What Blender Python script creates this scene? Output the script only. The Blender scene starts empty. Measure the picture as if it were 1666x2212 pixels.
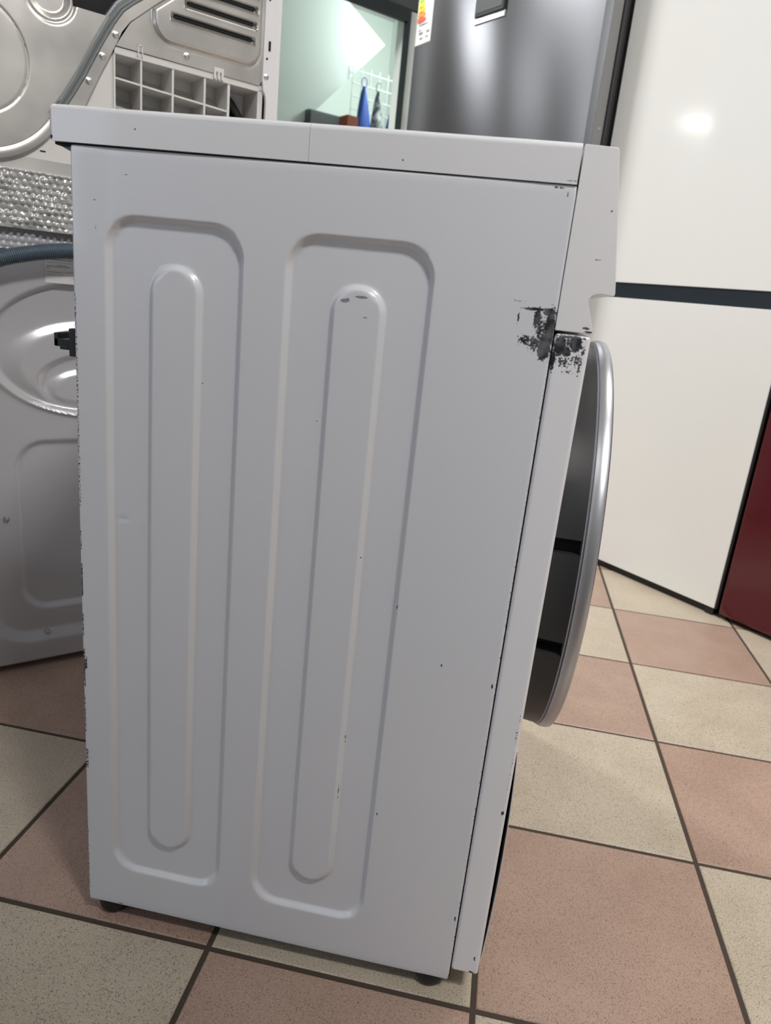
import bpy, bmesh, math, random
from math import pi, sin, cos, sqrt, atan2, exp, hypot, radians
from mathutils import Vector, Matrix, noise
from mathutils.geometry import delaunay_2d_cdt
random.seed(7)
sc = bpy.context.scene
COL = sc.collection
S2 = sqrt(.5)

# ---------------------------------------------------------------- camera
cam_d = bpy.data.cameras.new('camera'); cam = bpy.data.objects.new('camera', cam_d); COL.objects.link(cam)
CR = (0.981208947, 0.165403232, 0.099351765)
CDN = (0.142364337, -0.273063162, -0.951403650)
CF = (-0.130235932, 0.947669922, -0.291479540)
cam.matrix_world = Matrix(((CR[0], -CDN[0], -CF[0], 0.386183), (CR[1], -CDN[1], -CF[1], -0.618302), (CR[2], -CDN[2], -CF[2], 0.729040), (0, 0, 0, 1)))
cam_d.sensor_fit = 'HORIZONTAL'; cam_d.sensor_width = 36; cam_d.lens = 36 * 1556.38 / 1666
cam_d.clip_start = .02; cam_d.clip_end = 60
cam_d.dof.use_dof = True; cam_d.dof.focus_distance = .78; cam_d.dof.aperture_fstop = 12
sc.camera = cam

# ---------------------------------------------------------------- world, exposure, large lights
W = bpy.data.worlds.new('world'); sc.world = W; W.use_nodes = True
W.node_tree.nodes['Background'].inputs[0].default_value = (.62, .72, .9, 1)
W.node_tree.nodes['Background'].inputs[1].default_value = .15
sc.view_settings.view_transform = 'Standard'; sc.view_settings.look = 'None'
sc.view_settings.gamma = 1; sc.view_settings.use_curve_mapping = False
sc.view_settings.exposure = 0.0
try:
    sc.cycles.use_denoising = True; sc.cycles.denoiser = 'OPENIMAGEDENOISE'
    sc.cycles.max_bounces = 8; sc.cycles.sample_clamp_indirect = 6
except Exception: pass

def area(name, loc, tgt, sx, sy, power, col):
    d = bpy.data.lights.new(name, 'AREA'); d.shape = 'RECTANGLE'; d.size = sx; d.size_y = sy; d.energy = power; d.color = col
    o = bpy.data.objects.new(name, d); COL.objects.link(o); o.location = loc
    o.rotation_euler = (Vector(tgt) - Vector(loc)).to_track_quat('-Z', 'Y').to_euler(); return o
# daylight coming in through the shop window of the rear-left wall (just inside the pane)
area('window_daylight', (-2.98, -2.98, 1.5), (0, 0, 1.0), 2.4, 1.4, 23, (.66, .81, 1))
# ceiling lamps: (x, y, half size, power, colour); each gets its fixture further down
CEIL = 2.75
LAMPS = [(1.15, .75, .30, 15, (1, .96, .90)), (1.25, -1.14, .22, 75, (1, .97, .935)), (-1.2, 1.7, .30, 68, (1, .985, .96)),
         (-3.53, 2.40, .20, 20, (1, .99, .97)), (-5.80, .25, .16, 11, (1, .99, .97)), (-4.9, 1.50, .30, 12, (1, .99, .97)), (-1.1, -2.6, .30, 2, (.78, .89, 1))]
BACKROOM_POWER = 35

# ---------------------------------------------------------------- materials
def nodes(m): return m.node_tree.nodes, m.node_tree.links
def pmat(name, col, rough=.5, metal=0, spec=.5, coat=0, **kw):
    m = bpy.data.materials.new(name); m.use_nodes = True
    b = m.node_tree.nodes['Principled BSDF']
    b.inputs['Base Color'].default_value = (*col, 1); b.inputs['Roughness'].default_value = rough
    b.inputs['Metallic'].default_value = metal; b.inputs['Specular IOR Level'].default_value = spec
    b.inputs['Coat Weight'].default_value = coat
    for k, v in kw.items(): b.inputs[k.replace('_', ' ')].default_value = v
    return m
def bump_noise(m, scale, strength, dist=.001, detail=3):
    n, l = nodes(m); b = n['Principled BSDF']
    tc = n.new('ShaderNodeTexCoord'); t = n.new('ShaderNodeTexNoise'); t.inputs['Scale'].default_value = scale; t.inputs['Detail'].default_value = detail
    bp = n.new('ShaderNodeBump'); bp.inputs['Strength'].default_value = strength; bp.inputs['Distance'].default_value = dist
    l.new(tc.outputs['Object'], t.inputs['Vector']); l.new(t.outputs['Fac'], bp.inputs['Height']); l.new(bp.outputs['Normal'], b.inputs['Normal'])
    return m
def col_noise(m, c1, c2, scale, lo=.4, hi=.6, detail=4, rough=None):
    n, l = nodes(m); b = n['Principled BSDF']
    tc = n.new('ShaderNodeTexCoord'); t = n.new('ShaderNodeTexNoise'); t.inputs['Scale'].default_value = scale; t.inputs['Detail'].default_value = detail
    r = n.new('ShaderNodeValToRGB'); r.color_ramp.elements[0].position = lo; r.color_ramp.elements[1].position = hi
    r.color_ramp.elements[0].color = (*c1, 1); r.color_ramp.elements[1].color = (*c2, 1)
    l.new(tc.outputs['Object'], t.inputs['Vector']); l.new(t.outputs['Fac'], r.inputs[0]); l.new(r.outputs[0], b.inputs['Base Color'])
    if rough:
        mr = n.new('ShaderNodeMapRange'); mr.inputs['To Min'].default_value = rough[0]; mr.inputs['To Max'].default_value = rough[1]
        l.new(t.outputs['Fac'], mr.inputs['Value']); l.new(mr.outputs[0], b.inputs['Roughness'])
    return m

def wear_mat(name, base, rough, blobs, bands=(), thr=.5, flakes=()):
    """white paint with worn patches. blobs: (x, z, rx, rz, weight); bands: (x0, z0, z1, halfwidth, thr); all in object metres"""
    m = pmat(name, base, rough, 0, .5, .5, Coat_Roughness=.07); n, l = nodes(m); b = n['Principled BSDF']
    tc = n.new('ShaderNodeTexCoord'); sep = n.new('ShaderNodeSeparateXYZ'); l.new(tc.outputs['Object'], sep.inputs[0])
    def M(op, a, c=None, d=None, clamp=False):
        q = n.new('ShaderNodeMath'); q.operation = op; q.use_clamp = clamp
        for i, v in enumerate((a, c, d)):
            if v is None: continue
            if isinstance(v, (int, float)): q.inputs[i].default_value = v
            else: l.new(v, q.inputs[i])
        return q.outputs[0]
    X, Z = sep.outputs[0], sep.outputs[2]
    nz = n.new('ShaderNodeTexNoise'); nz.inputs['Scale'].default_value = 480; nz.inputs['Detail'].default_value = 6; nz.inputs['Roughness'].default_value = .68
    l.new(tc.outputs['Object'], nz.inputs['Vector'])
    nz2 = n.new('ShaderNodeTexNoise'); nz2.inputs['Scale'].default_value = 95; nz2.inputs['Detail'].default_value = 2
    l.new(tc.outputs['Object'], nz2.inputs['Vector'])
    acc = None
    def blob(x, z, rx, rz, w):
        dx = M('MULTIPLY', M('SUBTRACT', X, x), 1 / rx); dz = M('MULTIPLY', M('SUBTRACT', Z, z), 1 / rz)
        d = M('SQRT', M('ADD', M('MULTIPLY', dx, dx), M('MULTIPLY', dz, dz)))
        return M('MULTIPLY', M('SUBTRACT', 1.35, d, clamp=True), w)
    for t in blobs:
        v = blob(*t); acc = v if acc is None else M('MAXIMUM', acc, v)
    for (x0, z0, z1, hw, th) in bands:
        a = M('LESS_THAN', M('ABSOLUTE', M('SUBTRACT', X, x0)), hw)
        c = M('MULTIPLY', M('GREATER_THAN', Z, z0), M('LESS_THAN', Z, z1))
        v = M('MULTIPLY', M('MULTIPLY', a, c), th)
        acc = v if acc is None else M('MAXIMUM', acc, v)
    val = M('ADD', acc, M('MULTIPLY', M('SUBTRACT', nz.outputs['Fac'], .5), 3.1))
    mask = M('MULTIPLY', M('MULTIPLY', M('SUBTRACT', val, thr), 14, clamp=True), M('GREATER_THAN', acc, .04))
    dk = n.new('ShaderNodeMixRGB'); dk.inputs[1].default_value = (.012, .014, .018, 1); dk.inputs[2].default_value = (.12, .128, .14, 1)
    l.new(M('MULTIPLY', M('SUBTRACT', nz2.outputs['Fac'], .42), 5, clamp=True), dk.inputs[0])
    mx = n.new('ShaderNodeMixRGB'); mx.inputs[1].default_value = (*base, 1); l.new(mask, mx.inputs[0]); l.new(dk.outputs[0], mx.inputs[2])
    outc = mx.outputs[0]
    if flakes:
        fa = None
        for (x, z, rx, rz, w) in flakes:
            v = blob(x, z, rx, rz, w); fa = v if fa is None else M('MAXIMUM', fa, v)
        fm = M('MULTIPLY', M('MULTIPLY', M('SUBTRACT', M('ADD', fa, M('MULTIPLY', M('SUBTRACT', nz.outputs['Fac'], .5), 1.3)), .5), 12, clamp=True), M('GREATER_THAN', fa, .04))
        gx = n.new('ShaderNodeMixRGB'); gx.inputs[2].default_value = (.27, .27, .28, 1); l.new(fm, gx.inputs[0]); l.new(outc, gx.inputs[1]); outc = gx.outputs[0]
        mask = M('MAXIMUM', mask, fm)
    l.new(outc, b.inputs['Base Color'])
    l.new(M('ADD', M('MULTIPLY', mask, .35), rough), b.inputs['Roughness'])
    l.new(M('SUBTRACT', .5, M('MULTIPLY', mask, .5)), b.inputs['Coat Weight'])
    # very fine orange-peel relief plus the lifted edge of the worn paint
    op = n.new('ShaderNodeTexNoise'); op.inputs['Scale'].default_value = 900; l.new(tc.outputs['Object'], op.inputs['Vector'])
    h = M('SUBTRACT', M('MULTIPLY', op.outputs['Fac'], .15), mask)
    bp = n.new('ShaderNodeBump'); bp.inputs['Strength'].default_value = .25; bp.inputs['Distance'].default_value = .0002
    l.new(h, bp.inputs['Height']); l.new(bp.outputs['Normal'], b.inputs['Normal'])
    return m

WHITE = (.725, .745, .79)
M_side = wear_mat('worn_side_paint', WHITE, .30,
    [(.4195, .7130, .0040, .0165, 1.7), (.4175, .6990, .0055, .0110, 1.7), (.4180, .7260, .0060, .0032, 1.5), (.4085, .7200, .0032, .0090, 1.25),
     (.4130, .7115, .0058, .0130, .74), (.4115, .7005, .0100, .0080, .80), (.4060, .7273, .0120, .0014, 1.1), (.4020, .7025, .0080, .0050, .75),
     (.3935, .7195, .0011, .0062, .78), (.4160, .6905, .0030, .0045, .8), (.3920, .7325, .0060, .0010, .55), (.4170, .8140, .0007, .0025, .8),
     (.4205, .1030, .0010, .0035, 1.2), (.4200, .3830, .0009, .0030, 1.0), (.0395, .0215, .0040, .0008, .8), (.0215, .7790, .0030, .0004, .7),
     (.0225, .7580, .0004, .0028, .7), (.0505, .8010, .0024, .0003, .7), (.1215, .6330, .0006, .0006, 1.4), (.3250, .2150, .0007, .0018, 1.2),
     (.3700, .3960, .0007, .0016, 1.2), (.2820, .4900, .0005, .0009, 1.4), (.3215, .4480, .0008, .0020, .7), (.2835, .2920, .0006, .0090, .6),
     (.2820, .2300, .0006, .0120, .6), (.4100, .8185, .0060, .0008, .8), (.2300, .6120, .0006, .0007, 1.2), (.2665, .7060, .0022, .0005, 1.1)],
    [(.0005, .455, .475, .0016, .55), (.0005, .405, .44, .0020, .72), (.0005, .36, .385, .0018, .62), (.0006, .30, .345, .0022, .66), (.0012, .322, .336, .0038, .72),
     (.0005, .245, .29, .0018, .55), (.0008, .200, .224, .0030, .60), (.0005, .50, .70, .0022, .45), (.0005, .018, .12, .0012, .5), (.4232, .05, .70, .0007, .30)],
    flakes=[(.2478, .7181, .0034, .0016, 1.5), (.2622, .7222, .0052, .0012, 1.5), (.2505, .7190, .0018, .0018, 1.3)])
M_front = wear_mat('worn_front_paint', (.84, .85, .89), .30,
    [(.4302, .7005, .0052, .0085, 1.6), (.4262, .6890, .0019, .0095, 1.3), (.4425, .7030, .0048, .0062, 1.7), (.4362, .6965, .0034, .0044, 1.4),
     (.4380, .7085, .0135, .0013, 1.2), (.4365, .7045, .0055, .0045, .72), (.4345, .6885, .0080, .0055, .68), (.4445, .6905, .0065, .0055, .70),
     (.4480, .6850, .0015, .0080, .74), (.4490, .6980, .0020, .0060, .72), (.4400, .6810, .0080, .0030, .45), (.4475, .0560, .0012, .0035, .9),
     (.4460, .0370, .0035, .0022, .9), (.4500, .2450, .0016, .0028, 1.1), (.4495, .3350, .0006, .0080, .6)],
    [(.4507, .26, .36, .0006, .30)])
M_ctrl = wear_mat('worn_control_paint', (.83, .83, .85), .30,
    [(.4480, .7165, .0028, .0011, 1.3), (.4505, .7138, .0035, .0009, 1.2), (.4475, .7690, .0040, .0005, .7), (.4520, .8050, .0008, .0008, 1.0)])
M_top = wear_mat('worktop_paint', (.78, .79, .82), .26,
    [(-.0165, .8255, .0022, .0016, 1.3), (-.0178, .8420, .0006, .0050, .8), (-.0178, .8360, .0006, .0020, .9), (.0600, .8360, .0006, .0008, 1.4), (.4200, .8240, .0060, .0006, .8), (.2860, .8290, .0008, .0008, 1.0)])
M_white = bump_noise(pmat('white_enamel', (.72, .72, .735), .32, 0, .5, .2), 700, .1, .0002)
M_plast = pmat('white_plastic', (.66, .65, .63), .5)
M_black = pmat('black_plastic', (.012, .013, .015), .45)
M_gap = pmat('dark_cavity', (.006, .006, .008), .8)
M_dkgrey = bump_noise(pmat('dark_grey_plastic', (.021, .022, .024), .40), 500, .1, .0003)
M_chrome = pmat('satin_chrome', (.62, .64, .67), .24, 1)
M_trim = pmat('silver_door_trim', (.50, .52, .56), .34, .85)
M_bracket = pmat('grey_bracket_steel', (.11, .12, .15), .4, .6)
M_glassb = pmat('smoked_glass', (.012, .013, .016), .06, 0, .6)
M_rubber = pmat('black_rubber', (.014, .014, .016), .55)
M_galv = col_noise(pmat('galvanised_steel', (.5, .5, .49), .38, .8), (.54, .53, .515), (.68, .67, .64), 9, .35, .65, 5, (.26, .42))
M_galvd = pmat('galvanised_groove', (.30, .32, .33), .4, .8)
M_screw = pmat('zinc_screw', (.62, .64, .64), .3, 1)
M_hose = pmat('blue_grey_hose', (.065, .095, .125), .38)
M_lower = bump_noise(pmat('pale_grey_enamel', (.56, .56, .585), .24, .35, .55, .5, Coat_Roughness=.08), 300, .1, .0003)
M_paper = pmat('label_paper', (.66, .67, .68), .55)
M_print = pmat('grey_print', (.20, .21, .23), .7)
M_wrap = pmat('bubble_wrap_film', (.50, .505, .50), .10, .15, .9, 1.0, Coat_Roughness=.04, Transmission_Weight=.15)
M_wrapb = pmat('bubble_wrap_dull', (.50, .51, .54), .3, 0, .5, Transmission_Weight=.2)
M_steel = pmat('dark_stainless', (.21, .22, .24), .22, .95, .5, Anisotropic=.8, Anisotropic_Rotation=.25)
bump_noise(M_steel, 160, .03, .0004, 5)
M_steelside = pmat('grey_door_side', (.24, .245, .245), .5, .2)
M_wglass = pmat('white_glass_door', (.86, .875, .86), .10, 0, .5, .0)
bump_noise(M_wglass, 4, .02, .002, 2)
M_navy = pmat('dark_handle_trim', (.018, .027, .038), .3)
M_red = pmat('dark_red_gloss', (.085, .006, .012), .16, 0, .5, .3)
M_cab = pmat('grey_cabinet_paint', (.25, .26, .27), .5)
M_plinth = pmat('black_plinth', (.01, .01, .011), .5)
M_wall = bump_noise(pmat('painted_plaster', (.70, .70, .68), .85), 60, .15, .001)
M_wallg = bump_noise(pmat('grey_plaster', (.30, .31, .33), .85), 60, .15, .001)
M_backwall = bump_noise(pmat('mint_white_plaster', (.76, .83, .79), .85), 60, .1, .001)
M_soffit = pmat('grey_green_soffit', (.52, .58, .56), .8)
M_dframe = pmat('dark_frame_paint', (.014, .024, .026), .4)
M_slate = pmat('slate_panel', (.075, .085, .09), .55)
M_ceil = pmat('white_ceiling', (.58, .58, .57), .9)
M_blue = bump_noise(pmat('blue_woven_bag', (.01, .06, .33), .5), 120, .4, .004)
M_greybag = col_noise(pmat('grey_mottled_bag', (.3, .3, .3), .6), (.04, .045, .05), (.42, .45, .45), 30, .4, .6)
M_brown = pmat('russet_cardboard', (.25, .07, .035), .8)
M_wire = pmat('pale_wire', (.55, .6, .58), .4)
def emat(name, col, st):
    m = bpy.data.materials.new(name); m.use_nodes = True; n, l = nodes(m); n.remove(n['Principled BSDF'])
    e = n.new('ShaderNodeEmission'); e.inputs[0].default_value = (*col, 1); e.inputs[1].default_value = st
    l.new(e.outputs[0], n['Material Output'].inputs[0]); return m
M_led = emat('led_diffuser', (1, .97, .92), 2)
M_pane = pmat('window_glass', (.9, .95, 1), .02, 0, .5, Transmission_Weight=1)

def tile_mat(name, c1, c2, dark, seed):
    m = pmat(name, c1, .38, 0, .4); n, l = nodes(m); b = n['Principled BSDF']
    tc = n.new('ShaderNodeTexCoord'); oi = n.new('ShaderNodeObjectInfo')
    av = n.new('ShaderNodeVectorMath'); av.operation = 'ADD'; cv = n.new('ShaderNodeCombineXYZ')
    mm = n.new('ShaderNodeMath'); mm.operation = 'MULTIPLY'; mm.inputs[1].default_value = 37.
    l.new(oi.outputs['Random'], mm.inputs[0]); l.new(mm.outputs[0], cv.inputs[0]); l.new(mm.outputs[0], cv.inputs[2])
    l.new(tc.outputs['Object'], av.inputs[0]); l.new(cv.outputs[0], av.inputs[1])
    def nz(s, d, lo, hi):
        t = n.new('ShaderNodeTexNoise'); t.inputs['Scale'].default_value = s; t.inputs['Detail'].default_value = d; l.new(av.outputs[0], t.inputs['Vector'])
        r = n.new('ShaderNodeMapRange'); r.inputs['From Min'].default_value = lo; r.inputs['From Max'].default_value = hi; l.new(t.outputs['Fac'], r.inputs['Value']); return r.outputs[0], t
    a, _ = nz(12, 3, .35, .65); m1 = n.new('ShaderNodeMixRGB'); m1.inputs[1].default_value = (*c1, 1); m1.inputs[2].default_value = (*c2, 1); l.new(a, m1.inputs[0])
    sp, t = nz(600, 2, .54, .70); m2 = n.new('ShaderNodeMixRGB'); m2.inputs[2].default_value = (*dark, 1); l.new(sp, m2.inputs[0]); l.new(m1.outputs[0], m2.inputs[1])
    lt, _ = nz(700, 1, .56, .74); m3 = n.new('ShaderNodeMixRGB'); m3.inputs[2].default_value = (*[min(1, c * 1.45) for c in c1], 1); l.new(lt, m3.inputs[0]); l.new(m2.outputs[0], m3.inputs[1])
    l.new(m3.outputs[0], b.inputs['Base Color'])
    bp = n.new('ShaderNodeBump'); bp.inputs['Strength'].default_value = .25; bp.inputs['Distance'].default_value = .0006
    t2 = n.new('ShaderNodeTexNoise'); t2.inputs['Scale'].default_value = 240; l.new(av.outputs[0], t2.inputs['Vector']); l.new(t2.outputs['Fac'], bp.inputs['Height']); l.new(bp.outputs['Normal'], b.inputs['Normal'])
    return m
M_beige = tile_mat('beige_speckled_tile', (.465, .402, .315), (.53, .462, .37), (.18, .15, .11), 1)
M_pink = tile_mat('pink_speckled_tile', (.375, .262, .208), (.425, .303, .242), (.19, .12, .09), 2)
M_grout = bump_noise(pmat('dark_grout', (.062, .046, .034), .9), 300, .4, .001)

# ---------------------------------------------------------------- mesh helpers
def link(name, me, mat, parent=None, smooth=False):
    if mat is not None: me.materials.append(mat)
    if smooth:
        for p in me.polygons: p.use_smooth = True
    o = bpy.data.objects.new(name, me); COL.objects.link(o)
    if parent is not None: o.parent = parent
    return o
def pydata(name, v, f, mat, parent=None, smooth=False):
    me = bpy.data.meshes.new(name); me.from_pydata(v, [], f); me.update(); return link(name, me, mat, parent, smooth)
def from_bm(name, bm, mat, parent=None, smooth=False, bevel=0, seg=2, autosmooth=None, efilter=None):
    bmesh.ops.recalc_face_normals(bm, faces=bm.faces)
    if bevel:
        ed = [e for e in bm.edges if len(e.link_faces) == 2 and e.calc_face_angle(0) > .5 and (efilter is None or efilter(e))]
        bmesh.ops.bevel(bm, geom=ed, offset=bevel, segments=seg, profile=.5, affect='EDGES', clamp_overlap=True)
    me = bpy.data.meshes.new(name); bm.to_mesh(me); bm.free(); me.update()
    o = link(name, me, mat, parent, smooth or bevel > 0)
    if smooth or bevel: me.set_sharp_from_angle(angle=autosmooth or .62)
    if bevel and not smooth:
        wn = o.modifiers.new('weighted', 'WEIGHTED_NORMAL'); wn.keep_sharp = True; wn.weight = 100
    return o
def bm_box(bm, x0, x1, y0, y1, z0, z1):
    v = [bm.verts.new(p) for p in ((x0, y0, z0), (x1, y0, z0), (x1, y1, z0), (x0, y1, z0), (x0, y0, z1), (x1, y0, z1), (x1, y1, z1), (x0, y1, z1))]
    for f in ((0, 3, 2, 1), (4, 5, 6, 7), (0, 1, 5, 4), (1, 2, 6, 5), (2, 3, 7, 6), (3, 0, 4, 7)): bm.faces.new([v[i] for i in f])
def box(name, x0, x1, y0, y1, z0, z1, mat, parent=None, bevel=0, seg=2):
    bm = bmesh.new(); bm_box(bm, x0, x1, y0, y1, z0, z1); return from_bm(name, bm, mat, parent, bevel=bevel, seg=seg)
def prism(name, poly, y0, y1, mat, parent=None, bevel=0, seg=2, smooth=False, efilter=None):
    """poly in (x,z), extruded along y"""
    bm = bmesh.new(); a = [bm.verts.new((x, y0, z)) for x, z in poly]; b = [bm.verts.new((x, y1, z)) for x, z in poly]
    bm.faces.new(a); bm.faces.new(b[::-1]); n = len(poly)
    for i in range(n): bm.faces.new((a[i], b[i], b[(i + 1) % n], a[(i + 1) % n]))
    return from_bm(name, bm, mat, parent, bevel=bevel, seg=seg, smooth=smooth, efilter=efilter)
def lathe(name, prof, axis_o, axis, mat, parent=None, seg=48, a0=0, a1=2 * pi, close=True, ref=None, rmod=None, sharp=.62):
    """prof: (along axis, radius). rmod(angle, i) scales"""
    ax = Vector(axis).normalized(); u = Vector(ref) if ref else ax.orthogonal().normalized(); w = ax.cross(u)
    full = abs(a1 - a0 - 2 * pi) < 1e-6; ns = seg if full else seg + 1; v = []; f = []
    for k in range(ns):
        a = a0 + (a1 - a0) * k / seg
        for i, (t, r) in enumerate(prof):
            rr = r * (rmod(a, i) if rmod else 1)
            v.append(Vector(axis_o) + ax * t + (u * cos(a) + w * sin(a)) * rr)
    m = len(prof)
    for k in range(seg):
        k2 = (k + 1) % ns
        for i in range(m - 1): f.append((k * m + i, k2 * m + i, k2 * m + i + 1, k * m + i + 1))
    bm = bmesh.new(); vs = [bm.verts.new(p) for p in v]
    for q in f: bm.faces.new([vs[i] for i in q])
    bmesh.ops.remove_doubles(bm, verts=bm.verts, dist=1e-6)
    return from_bm(name, bm, mat, parent, smooth=True, autosmooth=sharp)
def cyl(name, p0, p1, r, mat, parent=None, seg=24, r1=None, bev=.0006):
    r1 = r if r1 is None else r1; d = Vector(p1) - Vector(p0); L = d.length
    b = min(bev, r * .4, L * .4)
    return lathe(name, [(0, 0), (0, r - b), (b, r), (L - b, r1), (L, r1 - b), (L, 0)], p0, d, mat, parent, seg)
def tube(name, pts, r, mat, parent=None, seg=10, rfun=None, caps=True):
    v = []; f = []; pts = [Vector(p) for p in pts]; n = len(pts); up = Vector((0, 0, 1))
    for i, p in enumerate(pts):
        t = (pts[min(i + 1, n - 1)] - pts[max(i - 1, 0)]).normalized()
        u = (up - t * up.dot(t));
        if u.length < 1e-3: u = Vector((1, 0, 0)) - t * t.x
        u.normalize(); w = t.cross(u); rr = rfun(i) if rfun else r
        for k in range(seg): a = 2 * pi * k / seg; v.append(p + (u * cos(a) + w * sin(a)) * rr)
    for i in range(n - 1):
        for k in range(seg): f.append((i * seg + k, i * seg + (k + 1) % seg, (i + 1) * seg + (k + 1) % seg, (i + 1) * seg + k))
    if caps: f.append(tuple(range(seg))[::-1]); f.append(tuple((n - 1) * seg + k for k in range(seg)))
    return pydata(name, v, f, mat, parent, True)
def empty(name, loc=(0, 0, 0), rz=0):
    o = bpy.data.objects.new(name, None); COL.objects.link(o); o.location = loc; o.rotation_euler = (0, 0, rz); o.empty_display_size = .1; return o
def tag(o, label, cat, group=None, kind=None):
    o['label'] = label; o['category'] = cat
    if group: o['group'] = group
    if kind: o['kind'] = kind
    return o
def struct(o): o['kind'] = 'structure'; return o
def sst(x, a=0., b=1.):
    t = min(1, max(0, (x - a) / (b - a))); return t * t * (3 - 2 * t)
def sdrr(x, z, x0, x1, z0, z1, r):
    """signed distance to a rounded rectangle, negative inside"""
    cx, cz = (x0 + x1) / 2, (z0 + z1) / 2; dx = abs(x - cx) - (x1 - x0) / 2 + r; dz = abs(z - cz) - (z1 - z0) / 2 + r
    return hypot(max(dx, 0), max(dz, 0)) + min(max(dx, dz), 0) - r
def wall(d, w):
    """0 outside, 1 inside beyond w, with slightly rounded shoulders"""
    t = min(1, max(0, -d / w)); e = .22
    if t < e: return t * t / (2 * e) / (1 - e)
    if t > 1 - e: return 1 - (1 - t) ** 2 / (2 * e) / (1 - e)
    return (t - e / 2) / (1 - e)
def axis_lines(a, b, fine, coarse, zones):
    xs = [a]; x = a
    while x < b - 1e-9:
        st = fine if any(z0 <= x <= z1 for z0, z1 in zones) else coarse
        nx = x + st
        for z0, z1 in zones:
            if x < z0 < nx: nx = z0
        nx = min(nx, b); xs.append(nx); x = nx
    return xs
def gridplate(name, xs, zs, hfun, mat, parent=None, rim=.0, rdepth=.02, rin=.0):
    """height field over x,z: y = h; edges rolled back by radius rim then a return of rdepth"""
    v = []; f = []; nx, nz = len(xs), len(zs)
    for z in zs:
        for x in xs: v.append((x, hfun(x, z), z))
    for j in range(nz - 1):
        for i in range(nx - 1): a = j * nx + i; f.append((a, a + 1, a + nx + 1, a + nx))
    ring = [i for i in range(nx)] + [j * nx + nx - 1 for j in range(1, nz)] + [(nz - 1) * nx + i for i in range(nx - 2, -1, -1)] + [j * nx for j in range(nz - 2, 0, -1)]
    cx, cz = (xs[0] + xs[-1]) / 2, (zs[0] + zs[-1]) / 2; n = len(ring); prev = ring
    steps = [(rim * sin(a), rim * (1 - cos(a))) for a in (pi / 8, pi / 4, 3 * pi / 8, pi / 2)] if rim else []
    steps.append((rim, rim + rdepth))
    for (o, d) in steps:
        cur = []
        for q in ring:
            x, y, z = v[q]; ex = (1 if x >= xs[-1] - 1e-9 else -1 if x <= xs[0] + 1e-9 else 0); ez = (1 if z >= zs[-1] - 1e-9 else -1 if z <= zs[0] + 1e-9 else 0)
            k = .70710678 if ex and ez else 1
            cur.append(len(v)); v.append((x + ex * o * k, y + d, z + ez * o * k))
        for i in range(n): f.append((prev[i], cur[i], cur[(i + 1) % n], prev[(i + 1) % n]))
        prev = cur
    me = bpy.data.meshes.new(name); me.from_pydata(v, [], f); me.update()
    o = link(name, me, mat, parent, True); me.set_sharp_from_angle(angle=.9); return o
def pip(x, z, poly):
    c = False; n = len(poly); j = n - 1
    for i in range(n):
        xi, zi = poly[i]; xj, zj = poly[j]
        if (zi > z) != (zj > z) and x < (xj - xi) * (z - zi) / (zj - zi) + xi: c = not c
        j = i
    return c
def polyplate(name, poly, y, th, mat, parent, hfun=None, step=.004, zones=()):
    """flat sheet of polygon outline in (x,z) at depth y, optional relief hfun(x,z)"""
    pts = []; n = len(poly)
    for i in range(n):
        a, b = Vector(poly[i]), Vector(poly[(i + 1) % n]); k = max(1, int((b - a).length / (step * 2)))
        for q in range(k): pts.append(a.lerp(b, q / k))
    nb = len(pts); edges = [(i, (i + 1) % nb) for i in range(nb)]
    if hfun:
        x0, x1 = min(p[0] for p in poly), max(p[0] for p in poly); z0, z1 = min(p[1] for p in poly), max(p[1] for p in poly)
        j = 0; z = z0 + step * .5
        while z < z1:
            x = x0 + step * (.25 + .5 * (j % 2))
            while x < x1:
                if pip(x, z, poly) and min((Vector((x, z)) - p).length_squared for p in pts[::2]) > (step * .5) ** 2 and (not zones or any(a <= x <= b and c <= z <= d for a, b, c, d in zones) or (int(x / step) % 3 == 0 and j % 3 == 0)): pts.append(Vector((x, z)))
                x += step
            z += step; j += 1
    vo, eo, fo, *_ = delaunay_2d_cdt([Vector((p[0], p[1])) for p in pts], edges, [], 1, 1e-6)
    v = [(p[0], y + (hfun(p[0], p[1]) if hfun else 0), p[1]) for p in vo]; f = [tuple(q) for q in fo]
    cnt = {}
    for q in f:
        for i in range(len(q)): e = (q[i], q[(i + 1) % len(q)]); cnt[e] = 1
    nn = len(v); be = [e for e in cnt if (e[1], e[0]) not in cnt]; mp = {}
    for a, b in be:
        for q in (a, b):
            if q not in mp: mp[q] = len(v); v.append((v[q][0], v[q][1] + th, v[q][2]))
        f.append((b, a, mp[a], mp[b]))
    bm = bmesh.new(); vs = [bm.verts.new(p) for p in v]
    for q in f:
        try: bm.faces.new([vs[i] for i in q])
        except ValueError: pass
    return from_bm(name, bm, mat, parent, smooth=True, autosmooth=.75)
def screw(parent, x, z, y, r=.0042, hole=False, name='screw', axis=(0, -1, 0)):
    o = lathe(name, [(0, r * 1.15), (.0006, r * 1.15), (.0008, r), (.0022, r * .85), (.003, r * .45), (.0031, 0)], (x, y, z), axis, M_screw, parent, 16)
    return o

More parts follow.
